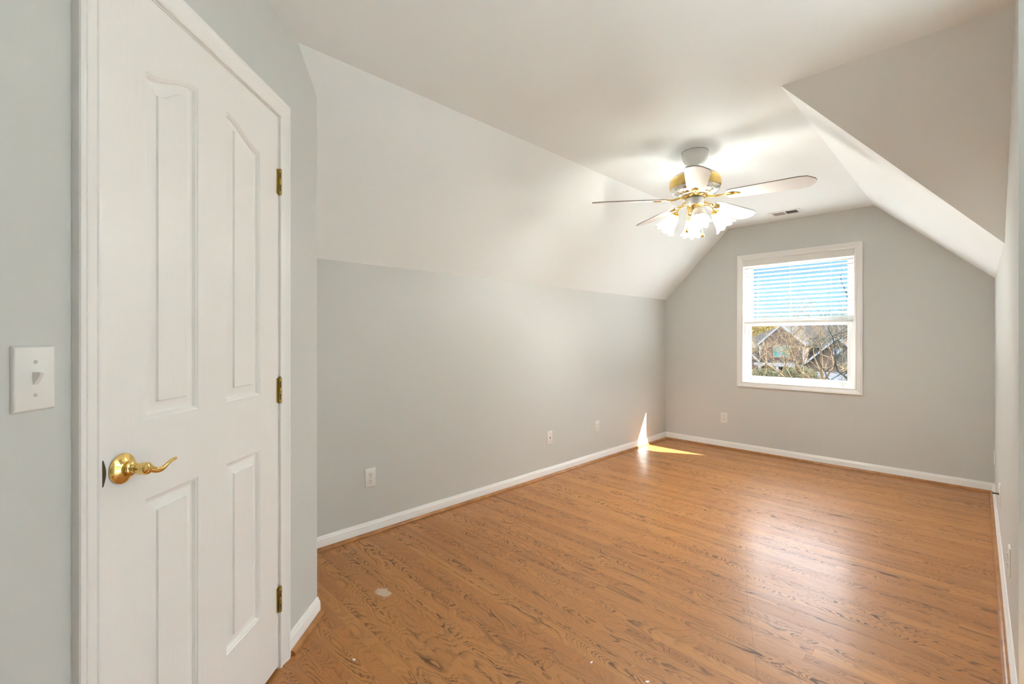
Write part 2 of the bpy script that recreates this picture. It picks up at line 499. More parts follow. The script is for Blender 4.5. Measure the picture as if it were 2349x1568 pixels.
lw.poly([(V_ADDED, u1, 0), (V_ADDED, U_ADDED, 0), (V_ADDED, U_ADDED, ZC), (V_ADDED, u1, ZC)])
lw.poly([(V_ADDED, u0, 0), (V_ADDED, u1, 0), (V_ADDED, u1, z0), (V_ADDED, u0, z0)])
lw.poly([(V_ADDED, u0, z1), (V_ADDED, u1, z1), (V_ADDED, u1, ZC), (V_ADDED, u0, ZC)])
EV0, EV1 = VP + 0.12, V_ADDED - 0.1
for a0, a1, b0, b1 in ((VP, EV0, 0, ZC), (EV1, V_ADDED, 0, ZC), (EV0, EV1, 0, z0), (EV0, EV1, z1, ZC)):
    lw.poly([(a0, U_ADDED, b0), (a1, U_ADDED, b0), (a1, U_ADDED, b1), (a0, U_ADDED, b1)])
struct(lw.build('wall_added_landing', M['ceil'], smooth=False), 'unseen white walls of the landing added for fill light', 'wall')  # landing shell added out of view to light the near zone
struct(MB().poly([(VL, UBACK, 0), (V_ADDED, UBACK, 0), (V_ADDED, UBACK, ZC), (VL, UBACK, ZC)]).build('wall_back', M['light_soak'], smooth=False))  # dark to cut bounce light, out of view behind the eye
struct(MB().poly([(VL, UCL, 0), (VCC, UCL, 0), (VCC, UCL, ZC), (VL, UCL, ZC)]).build('wall_closet', M['wall'], smooth=False))

# diagonal wall with the door opening
DT0, DT1, DZT = 0.948, 1.686, 2.046                 # rough jamb faces
TK = (-VCL - DD * Q) / Q                            # where the crease meets the wall
TS = (UBACK + DD * Q) / Q
dw = MB()
def dq(t0, t1, z0, z1): dw.poly([dpt(t0, 0, z0), dpt(t1, 0, z0), dpt(t1, 0, z1), dpt(t0, 0, z1)])
dq(TS, DT0, 0, ZC)
dq(DT0, DT1, DZT, ZC)
dw.poly([dpt(DT1, 0, 0), dpt(TC, 0, 0), dpt(TC, 0, zcc), dpt(TK, 0, ZC), dpt(DT1, 0, ZC)])
struct(dw.build('wall_door', M['wall'], smooth=False), 'diagonal greige wall around the white door', 'wall')

# ------------------------------------------------------------------ baseboards with oak shoe molding
BASE = [(0, 0), (0.013, 0), (0.013, 0.050), (0.0115, 0.054), (0.0125, 0.0575), (0.009, 0.063), (0.0065, 0.071), (0.004, 0.0775), (0, 0.0783)]
SHOE = [(0.013, 0), (0.031, 0), (0.0302, 0.006), (0.0275, 0.0115), (0.0235, 0.0155), (0.0185, 0.0178), (0.013, 0.0185)]
def baseboard(name, A, B, ax, m0, m1, label, shoe_trim=0.0):
    o = struct(MB().mold(BASE, A, B, ax, (0, 0, 1), m0, m1).build(name, M['trim']), label, 'baseboard')
    A2 = Vector(A) + (Vector(B) - Vector(A)).normalized() * shoe_trim
    s = MB().mold(SHOE, A2, B, ax, (0, 0, 1), m0, m1).build('shoe_molding', M['shoe'], o)
    s['label'] = 'stained oak shoe molding'
    return o
baseboard('baseboard_left', (VL, UCL, 0), (VL, UF, 0), (1, 0, 0), 0, -1, 'white baseboard along the left knee wall')
baseboard('baseboard_far', (VL, UF, 0), (VR, UF, 0), (0, -1, 0), 1, -1, 'white baseboard under the window')
baseboard('baseboard_right', (VR, UEND, 0), (VR, UF, 0), (-1, 0, 0), 0, -1, 'white baseboard along the right wall')
baseboard('baseboard_door', dpt(1.741), dpt(TC), tuple(NRM), 0, 0.41, 'short white baseboard beside the door', 0.006)

# ------------------------------------------------------------------ diagonal door  (local x = along wall, -y = into room)
DOOR_ROOT = dpt(0)
CAS = [(0, 0), (0, 0.008), (0.003, 0.0105), (0.010, 0.011), (0.0125, 0.0085), (0.016, 0.009), (0.022, 0.0105), (0.033, 0.0135),
       (0.0415, 0.0172), (0.0435, 0.0150), (0.0460, 0.0172), (0.051, 0.0185), (0.0560, 0.0172), (0.058, 0.0145), (0.058, 0)]
def door():
    X0, X1, Z0, Z1 = 0.9585, 1.6735, 0.012, 2.034
    FY = -0.001                                   # front face, nearly flush with the wall plane
    b = MB()
    px = [(1.073, 1.253), (1.376, 1.557)]
    zb0, zb1 = 0.258, 0.838                       # lower panels
    zu0 = 1.026                                   # upper panels
    N = 14
    def topcurve(k, f):
        # S-curve rising to the middle of the door
        f = f if k == 0 else 1 - f
        s = f * f * (3 - 2 * f)
        return 1.854 + 0.052 * s
    def outline(k, low, d):
        x0, x1 = px[k]
        lo, hi = (zb0, zb1) if low else (zu0, None)
        pts = [(x0 + d, lo + d), (x1 - d, lo + d)]
        for i in range(N + 1):
            f = 1 - i / N
            x = x0 + d + (x1 - x0 - 2 * d) * f
            z = (hi if low else topcurve(k, f)) - d
            pts.append((x, z))
        return pts
    prof = [(0, 0), (0.0035, 0.0034), (0.006, 0.0036), (0.0105, 0.0110), (0.014, 0.0120), (0.018, 0.0118), (0.036, 0.0062), (0.0385, 0.0054), (0.041, 0.0008)]
    for k in (0, 1):
        for low in (True, False):
            loops = [[(x, FY + dp, z) for x, z in outline(k, low, d)] for d, dp in prof]
            n = len(loops[0])
            vs = [p for l in loops for p in l]
            fs = []
            for j in range(len(loops) - 1):
                fs += [(j * n + i, j * n + (i + 1) % n, (j + 1) * n + (i + 1) % n, (j + 1) * n + i) for i in range(n)]
            fs.append(tuple((len(loops) - 1) * n + i for i in range(n)))
            b.add(vs, fs)
    def q(x0, x1, z0, z1): b.poly([(x0, FY, z0), (x1, FY, z0), (x1, FY, z1), (x0, FY, z1)])
    for x0, x1 in ((X0, px[0][0]), (px[0][1], px[1][0]), (px[1][1], X1)): q(x0, x1, Z0, Z1)
    for k in (0, 1):
        x0, x1 = px[k]
        q(x0, x1, Z0, zb0); q(x0, x1, zb1, zu0)
        for i in range(N):
            f0, f1 = i / N, (i + 1) / N
            xa, xb = x0 + (x1 - x0) * f0, x0 + (x1 - x0) * f1
            b.poly([(xa, FY, topcurve(k, f0)), (xb, FY, topcurve(k, f1)), (xb, FY, Z1), (xa, FY, Z1)])
    BY = FY + 0.035
    b.poly([(X0, BY, Z0), (X1, BY, Z0), (X1, BY, Z1), (X0, BY, Z1)])
    for x in (X0, X1): b.poly([(x, FY, Z0), (x, BY, Z0), (x, BY, Z1), (x, FY, Z1)])
    for z in (Z0, Z1): b.poly([(X0, FY, z), (X1, FY, z), (X1, BY, z), (X0, BY, z)])
    d = b.build('door_1', M['door'], None)
    d.location = DOOR_ROOT; d.rotation_euler = (0, 0, R(135))
    struct(d, 'white moulded four-panel interior door with arched tops', 'door')
    # casing, mitred
    k = MB()
    L, Rr, T = 0.9525, 1.6795, 2.040
    k.mold(CAS, (L, 0, 0), (L, 0, T), (-1, 0, 0), (0, -1, 0), 0, 1)
    k.mold(CAS, (L, 0, T), (Rr, 0, T), (0, 0, 1), (0, -1, 0), -1, 1)
    k.mold(CAS, (Rr, 0, T), (Rr, 0, 0), (1, 0, 0), (0, -1, 0), -1, 0)
    k.build('door_casing', M['trim'], d)
    j = MB()
    j.box(DT0, X0 - 0.0025, 0.0, 0.11, 0, DZT)
    j.box(X1 + 0.0025, DT1, 0.0, 0.11, 0, DZT)
    j.box(X0 - 0.0025, X1 + 0.0025, 0.0, 0.11, Z1 + 0.003, DZT)
    j.box(X0 - 0.0025, X0 + 0.010, 0.036, 0.07, 0, Z1)
    j.box(X1 - 0.010, X1 + 0.0025, 0.036, 0.07, 0, Z1)
    j.build('door_frame', M['trim'], d)
    # hinges with knuckles, pin and dark leaf gap
    for zc in (1.794, 1.0275, 0.2575):
        hx, hy = X1 + 0.0035, -0.0075
        h = MB()
        for i in range(5):
            z0 = zc - 0.0445 + i * 0.0178
            h.lathe([(0.0062, z0 + 0.0004), (0.0066, z0 + 0.001), (0.0066, z0 + 0.0168), (0.0062, z0 + 0.0174)], 16, Matrix.Translation((hx, hy, 0)))
        h.lathe([(0.0030, zc - 0.0485), (0.0045, zc - 0.047), (0.0045, zc - 0.0452), (0.0030, zc - 0.0448)], 12, Matrix.Translation((hx, hy, 0)))
        h.lathe([(0.0030, zc + 0.0448), (0.0054, zc + 0.0456), (0.0054, zc + 0.0474), (0.0030, zc + 0.0496)], 12, Matrix.Translation((hx, hy, 0)))
        h.box(hx - 0.0135, hx - 0.004, -0.0046, -0.0012, zc - 0.0445, zc + 0.0445)
        ho = h.build('hinge', M['old_brass'], d)
        g = MB()
        for dz in (0.023, -0.023): g.box(hx - 0.0062, hx - 0.0040, hy - 0.0052, hy - 0.0030, zc + dz - 0.011, zc + dz + 0.011)
        g.build('hinge_gap', M['slot'], ho)['label'] = 'dark gap between the hinge knuckles'
    # strike plate lip in the left jamb
    sp = MB()
    pts = []
    for i in range(13):
        f = i / 12; zz = 0.905 + 0.056 * f
        pts.append((X0 + 0.0012 + 0.0068 * math.sin(math.pi * f), zz))
    sp.prism([(X0 - 0.0015, 0.905), *pts, (X0 - 0.0015, 0.961)], FY - 0.0030, FY - 0.0004)
    s_ = sp.build('strike_plate', M['dark_metal'], d); s_['label'] = 'dark metal strike plate'
    # brass lever handle
    hx, hz = 1.008, 0.931
    T0 = Matrix.Translation((hx, FY, hz)) @ Matrix.Rotation(R(90), 4, 'X')     # lathe axis z -> -y
    r_ = MB().lathe([(0.0, 0), (0.0325, 0), (0.0335, 0.002), (0.0330, 0.005), (0.029, 0.0085), (0.020, 0.0115), (0.0165, 0.0135),
                     (0.0160, 0.020), (0.0172, 0.022), (0.0150, 0.0245), (0.0105, 0.026), (0.0100, 0.034), (0.0122, 0.037), (0.0130, 0.041),
                     (0.0130, 0.051), (0.0140, 0.053), (0.0140, 0.057), (0.0118, 0.0605), (0.006, 0.0625), (0.0, 0.063)], 36, T0, False, False)
    hd = r_.build('door_handle', M['brass'], d); hd['label'] = 'polished brass lever handle'
    pts = []; rad = []
    zk_ = [(0, .931), (.12, .927), (.25, .9195), (.38, .9165), (.5, .9185), (.65, .9245), (.8, .9285), (.92, .9295), (1, .9285)]
    for i in range(25):
        f = i / 24
        for (fa, za_), (fb, zb_) in zip(zk_[:-1], zk_[1:]):
            if fa <= f <= fb:
                u_ = (f - fa) / (fb - fa); z = za_ + (zb_ - za_) * u_
                break
        x = hx + 0.004 + 0.094 * f
        y = -0.053 - 0.004 * math.sin(f * math.pi) + 0.003 * f
        pts.append((x, y, z)); rad.append((0.0050 * (1 - f) ** 1.6 + 0.0040) if f < 0.97 else 0.0030)
    # soften the control polygon
    for _ in range(2):
        pts = [pts[0]] + [tuple((a_ + 2 * b_ + c_) / 4 for a_, b_, c_ in zip(pts[i - 1], pts[i], pts[i + 1])) for i in range(1, len(pts) - 1)] + [pts[-1]]
    MB().tube(pts, rad, 14, squash=0.72).build('lever', M['brass'], hd)
    return d
door()

# ------------------------------------------------------------------ switch and outlet plates (local: x right, z up, front = -y)
def plate_mesh(w=0.070, h=0.1145, d=0.0062):
    b = MB()
    loops = [(0, 0), (0.0, d * 0.45), (0.0016, d * 0.80), (0.0042, d)]
    vs = []; fs = []
    for ins, dp in loops:
        a, c_ = w / 2 - ins, h / 2 - ins
        vs += [(-a, -dp, -c_), (a, -dp, -c_), (a, -dp, c_), (-a, -dp, c_)]
    for j in range(len(loops) - 1):
        fs += [(j * 4 + i, j * 4 + (i + 1) % 4, j * 4 + 4 + (i + 1) % 4, j * 4 + 4 + i) for i in range(4)]
    fs.append(tuple((len(loops) - 1) * 4 + i for i in range(4))); fs.append((0, 1, 2, 3))
    b.add(vs, fs)
    return b
def disc(x, z, r, d0, d1, n=14, b=None):
    T = Matrix.Translation((x, 0, z)) @ Matrix.Rotation(R(90), 4, 'X')
    return (b or MB()).lathe([(r, d0), (r * 0.96, d1 - 0.0003), (r * 0.8, d1)], n, T)
def screw(parent, z, x=0.0, y=0.0062):
    disc(x, z, 0.0034, y - 0.0005, y + 0.0011).build('screw', M['screw'], parent)
def place(o, loc, rz):
    o.location = loc; o.rotation_euler = (0, 0, rz)

sw = plate_mesh(0.0735, 0.117, 0.007).build('light_switch', M['white_plastic'])
tag(sw, 'white toggle light switch plate beside the door casing', 'light switch')
tg = MB().add([(-0.0052, -0.0065, -0.012), (0.0052, -0.0065, -0.012), (0.0052, -0.0065, 0.012), (-0.0052, -0.0065, 0.012),
               (-0.0040, -0.0175, 0.0035), (0.0040, -0.0175, 0.0035), (0.0040, -0.0195, 0.0105), (-0.0040, -0.0195, 0.0105)],
              [(0, 1, 2, 3), (4, 5, 6, 7), (0, 1, 5, 4), (1, 2, 6, 5), (2, 3, 7, 6), (3, 0, 4, 7)]).build('toggle', M['white_plastic'], sw, bevel=0.0008)
for z in (0.030, -0.030): screw(sw, z, 0, 0.007)
place(sw, dpt(0.8205, 0, 1.148), R(135))

def duplex(loc, rz, label):
    o = plate_mesh().build('wall_outlet', M['outlet'])
    tag(o, label, 'outlet', 'duplex wall outlets')
    for dz in (0.0197, -0.0197):
        pts = []
        for i in range(24):
            a = 2 * math.pi * i / 24
            pts.append((0.0172 * math.cos(a), dz + max(-0.0138, min(0.0138, 0.0172 * math.sin(a)))))
        rc = MB().prism(pts, -0.0060, -0.0084).build('receptacle', M['outlet'], o, bevel=0.0006)
        s = MB()
        s.box(-0.0074, -0.0052, -0.0088, -0.0083, dz - 0.0018, dz + 0.0075)
        s.box(0.0052, 0.0074, -0.0088, -0.0083, dz - 0.0008, dz + 0.0068)
        disc(0, dz - 0.0078, 0.0027, 0.0083, 0.0088, 12, s)
        s.build('slots', M['slot'], rc)['label'] = 'dark plug slots'
    screw(o, 0)
    place(o, loc, rz)
    return o
duplex((VL, 1.361, 0.349), R(90), 'white duplex outlet on left wall, nearest the door')
duplex((VL, 3.781, 0.336), R(90), 'white duplex outlet on left wall, nearest the far corner')
duplex((-1.962, UF, 0.333), 0, 'white duplex outlet on far wall left of the window')
duplex((VR, 2.735, 0.318), R(-90), 'white outlet seen edge-on on right wall, nearest the camera')
duplex((VR, 5.03, 0.309), R(-90), 'white outlet seen edge-on on right wall beside the far corner')

def jack(loc, rz, label, stub):
    o = plate_mesh().build('cable_jack', M['outlet'])
    tag(o, label, 'cable jack', 'coaxial cable jack plates')
    b = disc(0, 0, 0.0060, 0.0055, 0.0082, 6)
    L = 0.034 if stub else 0.012
    T = Matrix.Rotation(R(90), 4, 'X')
    b.lathe([(0.0046, 0.006), (0.0046, L - 0.001), (0.0040, L)], 14, T)
    c_ = b.build('connector', M['dark_metal'], o); c_['label'] = 'metal threaded connector'
    for z in (0.030, -0.030): screw(o, z)
    place(o, loc, rz)
jack((VL, 3.062, 0.336), R(90), 'white cable jack plate on left wall between two outlets', False)
jack((VR, 3.86, 0.317), R(-90), 'white plate on right wall with a dark connector sticking out', True)

# ------------------------------------------------------------------ window, far wall
def window():
    root = struct(empty('window_1', ((WX0 + WX1) / 2, UF, WZ0)), 'white double-hung window with flat picture-frame casing', 'window')
    ox, oy, oz = root.location
    L = Matrix.Translation((-ox, -oy, -oz))
    def part(b, name, mat, **kw):
        b.v = [tuple(L @ Vector(p)) for p in b.v]
        return b.build(name, mat, root, **kw)
    k = MB()
    a0, a1, b0, b1 = -1.764, -0.792, 0.748, 2.040
    up = (0, -1, 0)
    k.mold(CAS, (a0, UF, b0), (a0, UF, b1), (-1, 0, 0), up, -1, 1)
    k.mold(CAS, (a0, UF, b1), (a1, UF, b1), (0, 0, 1), up, -1, 1)
    k.mold(CAS, (a1, UF, b1), (a1, UF, b0), (1, 0, 0), up, -1, 1)
    k.mold(CAS, (a1, UF, b0), (a0, UF, b0), (0, 0, -1), up, -1, 1)
    part(k, 'window_casing', M['trim'])
    j = MB()
    t = 0.011
    j.box(WX0, WX0 + t, UF, UF + WT, WZ0, WZ1); j.box(WX1 - t, WX1, UF, UF + WT, WZ0, WZ1)
    j.box(WX0 + t, WX1 - t, UF, UF + WT, WZ0, WZ0 + t); j.box(WX0 + t, WX1 - t, UF, UF + WT, WZ1 - t, WZ1)
    part(j, 'window_frame', M['trim'])
    def sash(x0, x1, z0, z1, y0, y1, st, tr, br, name):
        s = MB()
        s.box(x0, x0 + st, y0, y1, z0, z1); s.box(x1 - st, x1, y0, y1, z0, z1)
        s.box(x0 + st, x1 - st, y0, y1, z0, z0 + br); s.box(x0 + st, x1 - st, y0, y1, z1 - tr, z1)
        # glazing bead stepped back from the face
        bd = 0.006
        for (p0, p1, q0, q1) in ((x0 + st, x0 + st + bd, z0 + br, z1 - tr), (x1 - st - bd, x1 - st, z0 + br, z1 - tr),
                                 (x0 + st + bd, x1 - st - bd, z0 + br, z0 + br + bd), (x0 + st + bd, x1 - st - bd, z1 - tr - bd, z1 - tr)):
            s.box(p0, p1, y0 + 0.010, y1 - 0.008, q0, q1)
        so = part(s, name, M['vinyl'])
        g = MB().poly([(x0 + st, (y0 + y1) / 2, z0 + br), (x1 - st, (y0 + y1) / 2, z0 + br), (x1 - st, (y0 + y1) / 2, z1 - tr), (x0 + st, (y0 + y1) / 2, z1 - tr)])
        g.v = [tuple(L @ Vector(p)) for p in g.v]
        g.build('window_pane', M['glass'], so, smooth=False)
        return so
    sl = sash(-1.766, -0.802, 0.752, 1.385, UF + 0.062, UF + 0.094, 0.053, 0.038, 0.050, 'lower_sash')
    su = sash(-1.767, -0.799, 1.345, 2.037, UF + 0.098, UF + 0.130, 0.060, 0.072, 0.040, 'upper_sash')
    c_ = MB().box(-0.905, -0.872, UF + 0.052, UF + 0.062, 0.765, 0.777)
    c_.v = [tuple(L @ Vector(p)) for p in c_.v]
    lt = c_.build('sash_lift', M['vinyl'], sl, bevel=0.002)
window()

def fill_windows():  # windows added to the unseen landing to let in fill daylight
    u0, u1, z0, z1 = FILL_WIN
    f = MB()
    e = 0.055
    x0, x1 = V_ADDED - 0.02, V_ADDED + 0.09
    for a in ((u0, u0 + e, z0, z1), (u1 - e, u1, z0, z1), (u0 + e, u1 - e, z0, z0 + e), (u0 + e, u1 - e, z1 - e, z1), (u0 + e, u1 - e, (z0 + z1) / 2 - .02, (z0 + z1) / 2 + .02)):
        f.box(x0, x1, *a)
    o = struct(f.build('fill_window_side', M['trim']), 'unseen white window added to let fill daylight into the landing', 'window')
    MB().poly([(V_ADDED + .04, u0 + e, z0 + e), (V_ADDED + .04, u1 - e, z0 + e), (V_ADDED + .04, u1 - e, z1 - e), (V_ADDED + .04, u0 + e, z1 - e)]).build('window_pane', M['glass'], o, smooth=False)
    g = MB()
    v0, v1 = EV0, EV1
    for a in ((v0, v0 + e, z0, z1), (v1 - e, v1, z0, z1), (v0 + e, v1 - e, z0, z0 + e), (v0 + e, v1 - e, z1 - e, z1), ((v0 + v1) / 2 - .03, (v0 + v1) / 2 + .03, z0 + e, z1 - e)):
        g.box(a[0], a[1], U_ADDED - 0.02, U_ADDED + 0.09, a[2], a[3])
    o = struct(g.build('fill_window_end', M['trim']), 'unseen wide window added at the landing end for more fill daylight', 'window')
    MB().poly([(v0 + e, U_ADDED + .04, z0 + e), (v1 - e, U_ADDED + .04, z0 + e), (v1 - e, U_ADDED + .04, z1 - e), (v0 + e, U_ADDED + .04, z1 - e)]).build('window_pane', M['glass'], o, smooth=False)
fill_windows()

def blind():
    x0, x1 = -1.765, -0.801
    root = tag(empty('window_blind', ((x0 + x1) / 2, UF + 0.03, 1.36)), 'white faux-wood blind half raised over the upper window sash', 'window blind')
    L = Matrix.Translation((-root.location.x, -root.location.y, -root.location.z))
    def part(b, name, mat, parent=root, **kw):
        b.v = [tuple(L @ Vector(p)) for p in b.v]
        return b.build(name, mat, parent, **kw)
    part(MB().box(x0, x1, UF - 0.004, UF + 0.004, 1.977, 2.036), 'valance', M['slat'], bevel=0.002)
    part(MB().box(x0 + .004, x1 - .004, UF + 0.010, UF + 0.055, 1.992, 2.034), 'head_rail', M['slat'], bevel=0.001)
    n = 13
    s = MB()
    for i in range(n):
        z = 1.455 + i * (1.957 - 1.455) / (n - 1)
        T = Matrix.Translation((0, UF + 0.034, z)) @ Matrix.Rotation(R(27), 4, 'X')
        prof = [(-0.024, 0.0), (-0.024, 0.0028), (-0.012, 0.0038), (0.0, 0.0042), (0.012, 0.0038), (0.024, 0.0028), (0.024, 0.0), (0.012, 0.0010), (0, 0.0014), (-0.012, 0.0010)]
        s.mold(prof, (x0 + .005, 0, 0), (x1 - .005, 0, 0), (0, 1, 0), (0, 0, 1), T=T)
    part(s, 'slats', M['slat'])
    # gathered slats on the bottom rail
    st = MB()
    for i in range(7):
        z = 1.386 + i * 0.0062
        st.mold([(-0.024, 0.0), (-0.024, 0.003), (0, 0.0042), (0.024, 0.003), (0.024, 0.0), (0, 0.0012)], (x0 + .005, UF + 0.032, z), (x1 - .005, UF + 0.032, z), (0, 1, 0), (0, 0, 1))
    part(st, 'stacked_slats', M['slat'])
    part(MB().box(x0 + .005, x1 - .005, UF + 0.006, UF + 0.058, 1.363, 1.3855), 'bottom_rail', M['slat'], bevel=0.003)
    for x in (-1.635, -1.33, -0.987):
        c_ = MB()
        for dy in (0.0095, 0.0585): c_.tube([(x, UF + dy, 1.375), (x, UF + dy, 2.0)], 0.0009, 6)
        part(c_, 'ladder_cord', M['cord'])
    c_ = MB().tube([(-0.889, UF + 0.0045, 2.0), (-0.889, UF + 0.0045, 1.4), (-0.888, UF + 0.004, 0.79)], 0.0011, 6)
    lc = part(c_, 'lift_cord', M['cord'])
    part(MB().lathe([(0.002, 0.793), (0.0052, 0.785), (0.0068, 0.762), (0.005, 0.757)], 12, Matrix.Translation((-0.888, UF + 0.004, 0))), 'tassel', M['white_plastic'], lc)
blind()

# ------------------------------------------------------------------ ceiling vent
def vent():
    x0, x1, y0, y1 = -1.412, -1.148, 4.808, 4.985
    root = tag(empty('ceiling_vent', ((x0 + x1) / 2, (y0 + y1) / 2, ZC)), 'white ceiling air vent with two grey louver banks near the window', 'vent')
    L = Matrix.Translation(-root.location)
    def part(b, name, mat, **kw):
        b.v = [tuple(L @ Vector(p)) for p in b.v]
        return b.build(name, mat, root, **kw)
    f = MB(); z1 = ZC; z0 = ZC - 0.007; e = 0.030; xm = (x0 + x1) / 2
    for a in ((x0, x1, y0, y0 + e), (x0, x1, y1 - e, y1), (x0, x0 + e, y0 + e, y1 - e), (x1 - e, x1, y0 + e, y1 - e), (xm - .005, xm + .005, y0 + e, y1 - e)):
        f.box(*a, z0, z1)
    part(f, 'frame', M['trim'], bevel=0.0015)
    part(MB().box(x0 + e, x1 - e, y0 + e, y1 - e, z1 - 0.0012, z1 - 0.0004), 'duct', M['vent_dark'])
    for sx, (a, b) in enumerate(((x0 + e, xm - .005), (xm + .005, x1 - e))):
        g = MB()
        for i in range(9):
            x = a + (i + 0.5) * (b - a) / 9
            T = Matrix.Translation((x, 0, ZC - 0.004)) @ Matrix.Rotation(R(38 if sx else -38), 4, 'Y')
            g.box(-0.0052, 0.0052, y0 + e, y1 - e, -0.0005, 0.0005, T)
        part(g, 'louvers', M['vent_grey'])
vent()

# ------------------------------------------------------------------ ceiling fan
FAN = (-1.27, 2.89, ZC)
def fan():
    root = tag(empty('ceiling_fan', FAN), 'white and brass five-blade ceiling fan with four tulip lamps', 'ceiling fan')
    def P(b, name, mat, parent=root, **kw): return b.build(name, mat, parent, **kw)
    P(MB().lathe([(0.079, 0.0), (0.080, -0.006), (0.0800, -0.016), (0.0785, -0.032), (0.0735, -0.048), (0.0640, -0.063), (0.0500, -0.076), (0.0360, -0.084), (0.024, -0.088), (0.022, -0.092), (0.0, -0.092)], 40, None, True, False), 'canopy', M['fan_white'])
    gap = MB().lathe([(0.0815, -0.0005), (0.0815, -0.0035)], 40)
    P(gap, 'canopy_rim', M['vent_grey'])
    P(MB().lathe([(0.0135, -0.085), (0.0135, -0.15)], 20), 'downrod', M['fan_white'])
    z = -0.128
    hs = P(MB().lathe([(0.0, z), (0.030, z), (0.040, z - 0.002), (0.060, z - 0.005), (0.095, z - 0.013), (0.125, z - 0.024), (0.140, z - 0.036), (0.142, z - 0.041),
                       (0.144, z - 0.046), (0.148, z - 0.104), (0.148, z - 0.107), (0.146, z - 0.118), (0.132, z - 0.134), (0.108, z - 0.146), (0.080, z - 0.151), (0.0, z - 0.151)], 56, None, False, False), 'motor_housing', M['fan_white'])
    P(MB().lathe([(0.1420, z - 0.040), (0.1490, z - 0.046), (0.1545, z - 0.056), (0.1570, z - 0.068), (0.1575, z - 0.080), (0.1560, z - 0.092), (0.1525, z - 0.103), (0.1490, z - 0.107)], 56, None, False, False), 'brass_band', M['brass'], hs)['label'] = 'polished brass band'
    P(MB().lathe([(0.148, z - 0.1075), (0.1500, z - 0.110), (0.1475, z - 0.117), (0.137, z - 0.1305), (0.118, z - 0.1425), (0.100, z - 0.1490)], 56, None, False, False), 'chrome_skirt', M['chrome'], hs)['label'] = 'bright chrome skirt'
    zf = z - 0.151
    P(MB().lathe([(0.074, zf), (0.078, zf - 0.003), (0.078, zf - 0.008), (0.070, zf - 0.013), (0.055, zf - 0.016), (0.0, zf - 0.016)], 40, None, True, False), 'flywheel', M['brass'])
    zs = zf - 0.016
    P(MB().lathe([(0.050, zs), (0.054, zs - 0.003), (0.054, zs - 0.044), (0.050, zs - 0.049), (0.0, zs - 0.049)], 40, None, True, False), 'switch_housing', M['fan_white'])
    zk = zs - 0.049
    # fluted brass light fitter
    n = 48; vs = []; fs = []
    prof = [(0.047, zk), (0.049, zk - 0.004), (0.044, zk - 0.010), (0.042, zk - 0.044), (0.045, zk - 0.050), (0.038, zk - 0.060), (0.020, zk - 0.068), (0.010, zk - 0.074), (0.004, zk - 0.080)]
    for r, zz in prof:
        for i in range(n):
            a = 2 * math.pi * i / n
            rr = r * (1 + (0.05 * math.cos(12 * a) if 0.041 < r < 0.0445 else 0))
            vs.append((rr * math.cos(a), rr * math.sin(a), zz))
    for j in range(len(prof) - 1):
        fs += [(j * n + i, j * n + (i + 1) % n, (j + 1) * n + (i + 1) % n, (j + 1) * n + i) for i in range(n)]
    fs.append(tuple(range(n))); fs.append(tuple((len(prof) - 1) * n + i for i in range(n)))
    P(MB().add(vs, fs), 'light_fitter', M['brass'])
    # blades
    ZB = -0.300
    base = 7.0
    for k in range(5):
        A = R(base + 72 * k)
        T = Matrix.Rotation(A, 4, 'Z') @ Matrix.Translation((0, 0, ZB)) @ Matrix.Rotation(R(1.5), 4, 'Y') @ Matrix.Rotation(R(-13), 4, 'X')
        o2 = []
        pts = [(0.195, -0.040), (0.205, -0.050), (0.30, -0.056), (0.57, -0.068), (0.615, -0.060), (0.650, -0.022), (0.655, 0.0)]
        outline = pts + [(x, -y) for x, y in pts[:-1][::-1]]
        m_ = len(outline)
        b = MB()
        vs = [(x, y, 0.003) for x, y in outline] + [(x, y, -0.003) for x, y in outline]
        b.add(vs, [tuple(range(m_)), tuple(range(2 * m_ - 1, m_ - 1, -1))], T)
        b.add(vs, [(i, (i + 1) % m_, m_ + (i + 1) % m_, m_ + i) for i in range(m_)], T)
        bl = P(b, 'blade', M['blade'])
        bl.data.materials.append(M['blade_edge'])
        for f in bl.data.polygons:
            if len(f.vertices) == 4: f.material_index = 1
        # brass iron: curved arm and leaf plate with a rib
        T2 = Matrix.Rotation(A, 4, 'Z')
        arm = MB()
        p = []
        for i in range(11):
            f = i / 10
            p.append((0.062 + 0.125 * f, 0.006 * math.sin(f * math.pi * 2), zf - 0.010 + (ZB - 0.004 - zf + 0.010) * (f * f * (3 - 2 * f)) - 0.006 * math.sin(f * math.pi)))
        arm.tube(p, [0.0085 - 0.003 * (i / 10) for i in range(11)], 10, T2, squash=0.6)
        leaf = []
        for i in range(20):
            a = 2 * math.pi * i / 20
            rx = 0.046
            leaf.append((0.225 + rx * math.cos(a), 0.026 * math.sin(a) * (1 - 0.35 * math.cos(a)) ))
        vs = [(x, y, -0.0034) for x, y in leaf] + [(0.225 + (x - 0.225) * 0.82, y * 0.82, -0.0095) for x, y in leaf] + [(0.225 + (x - 0.225) * 0.45, y * 0.45, -0.0065) for x, y in leaf]
        fs = [(i, (i + 1) % 20, 20 + (i + 1) % 20, 20 + i) for i in range(20)] + [(20 + i, 20 + (i + 1) % 20, 40 + (i + 1) % 20, 40 + i) for i in range(20)] + [tuple(range(40, 60))]
        arm.add(vs, fs, T)
        arm.tube([(0.185, 0, -0.0060), (0.225, 0, -0.0075), (0.268, 0, -0.0050)], [0.005, 0.003, 0.0015], 8, T)
        P(arm, 'blade_iron', M['brass'], bl)['label'] = 'brass leaf-shaped bracket'
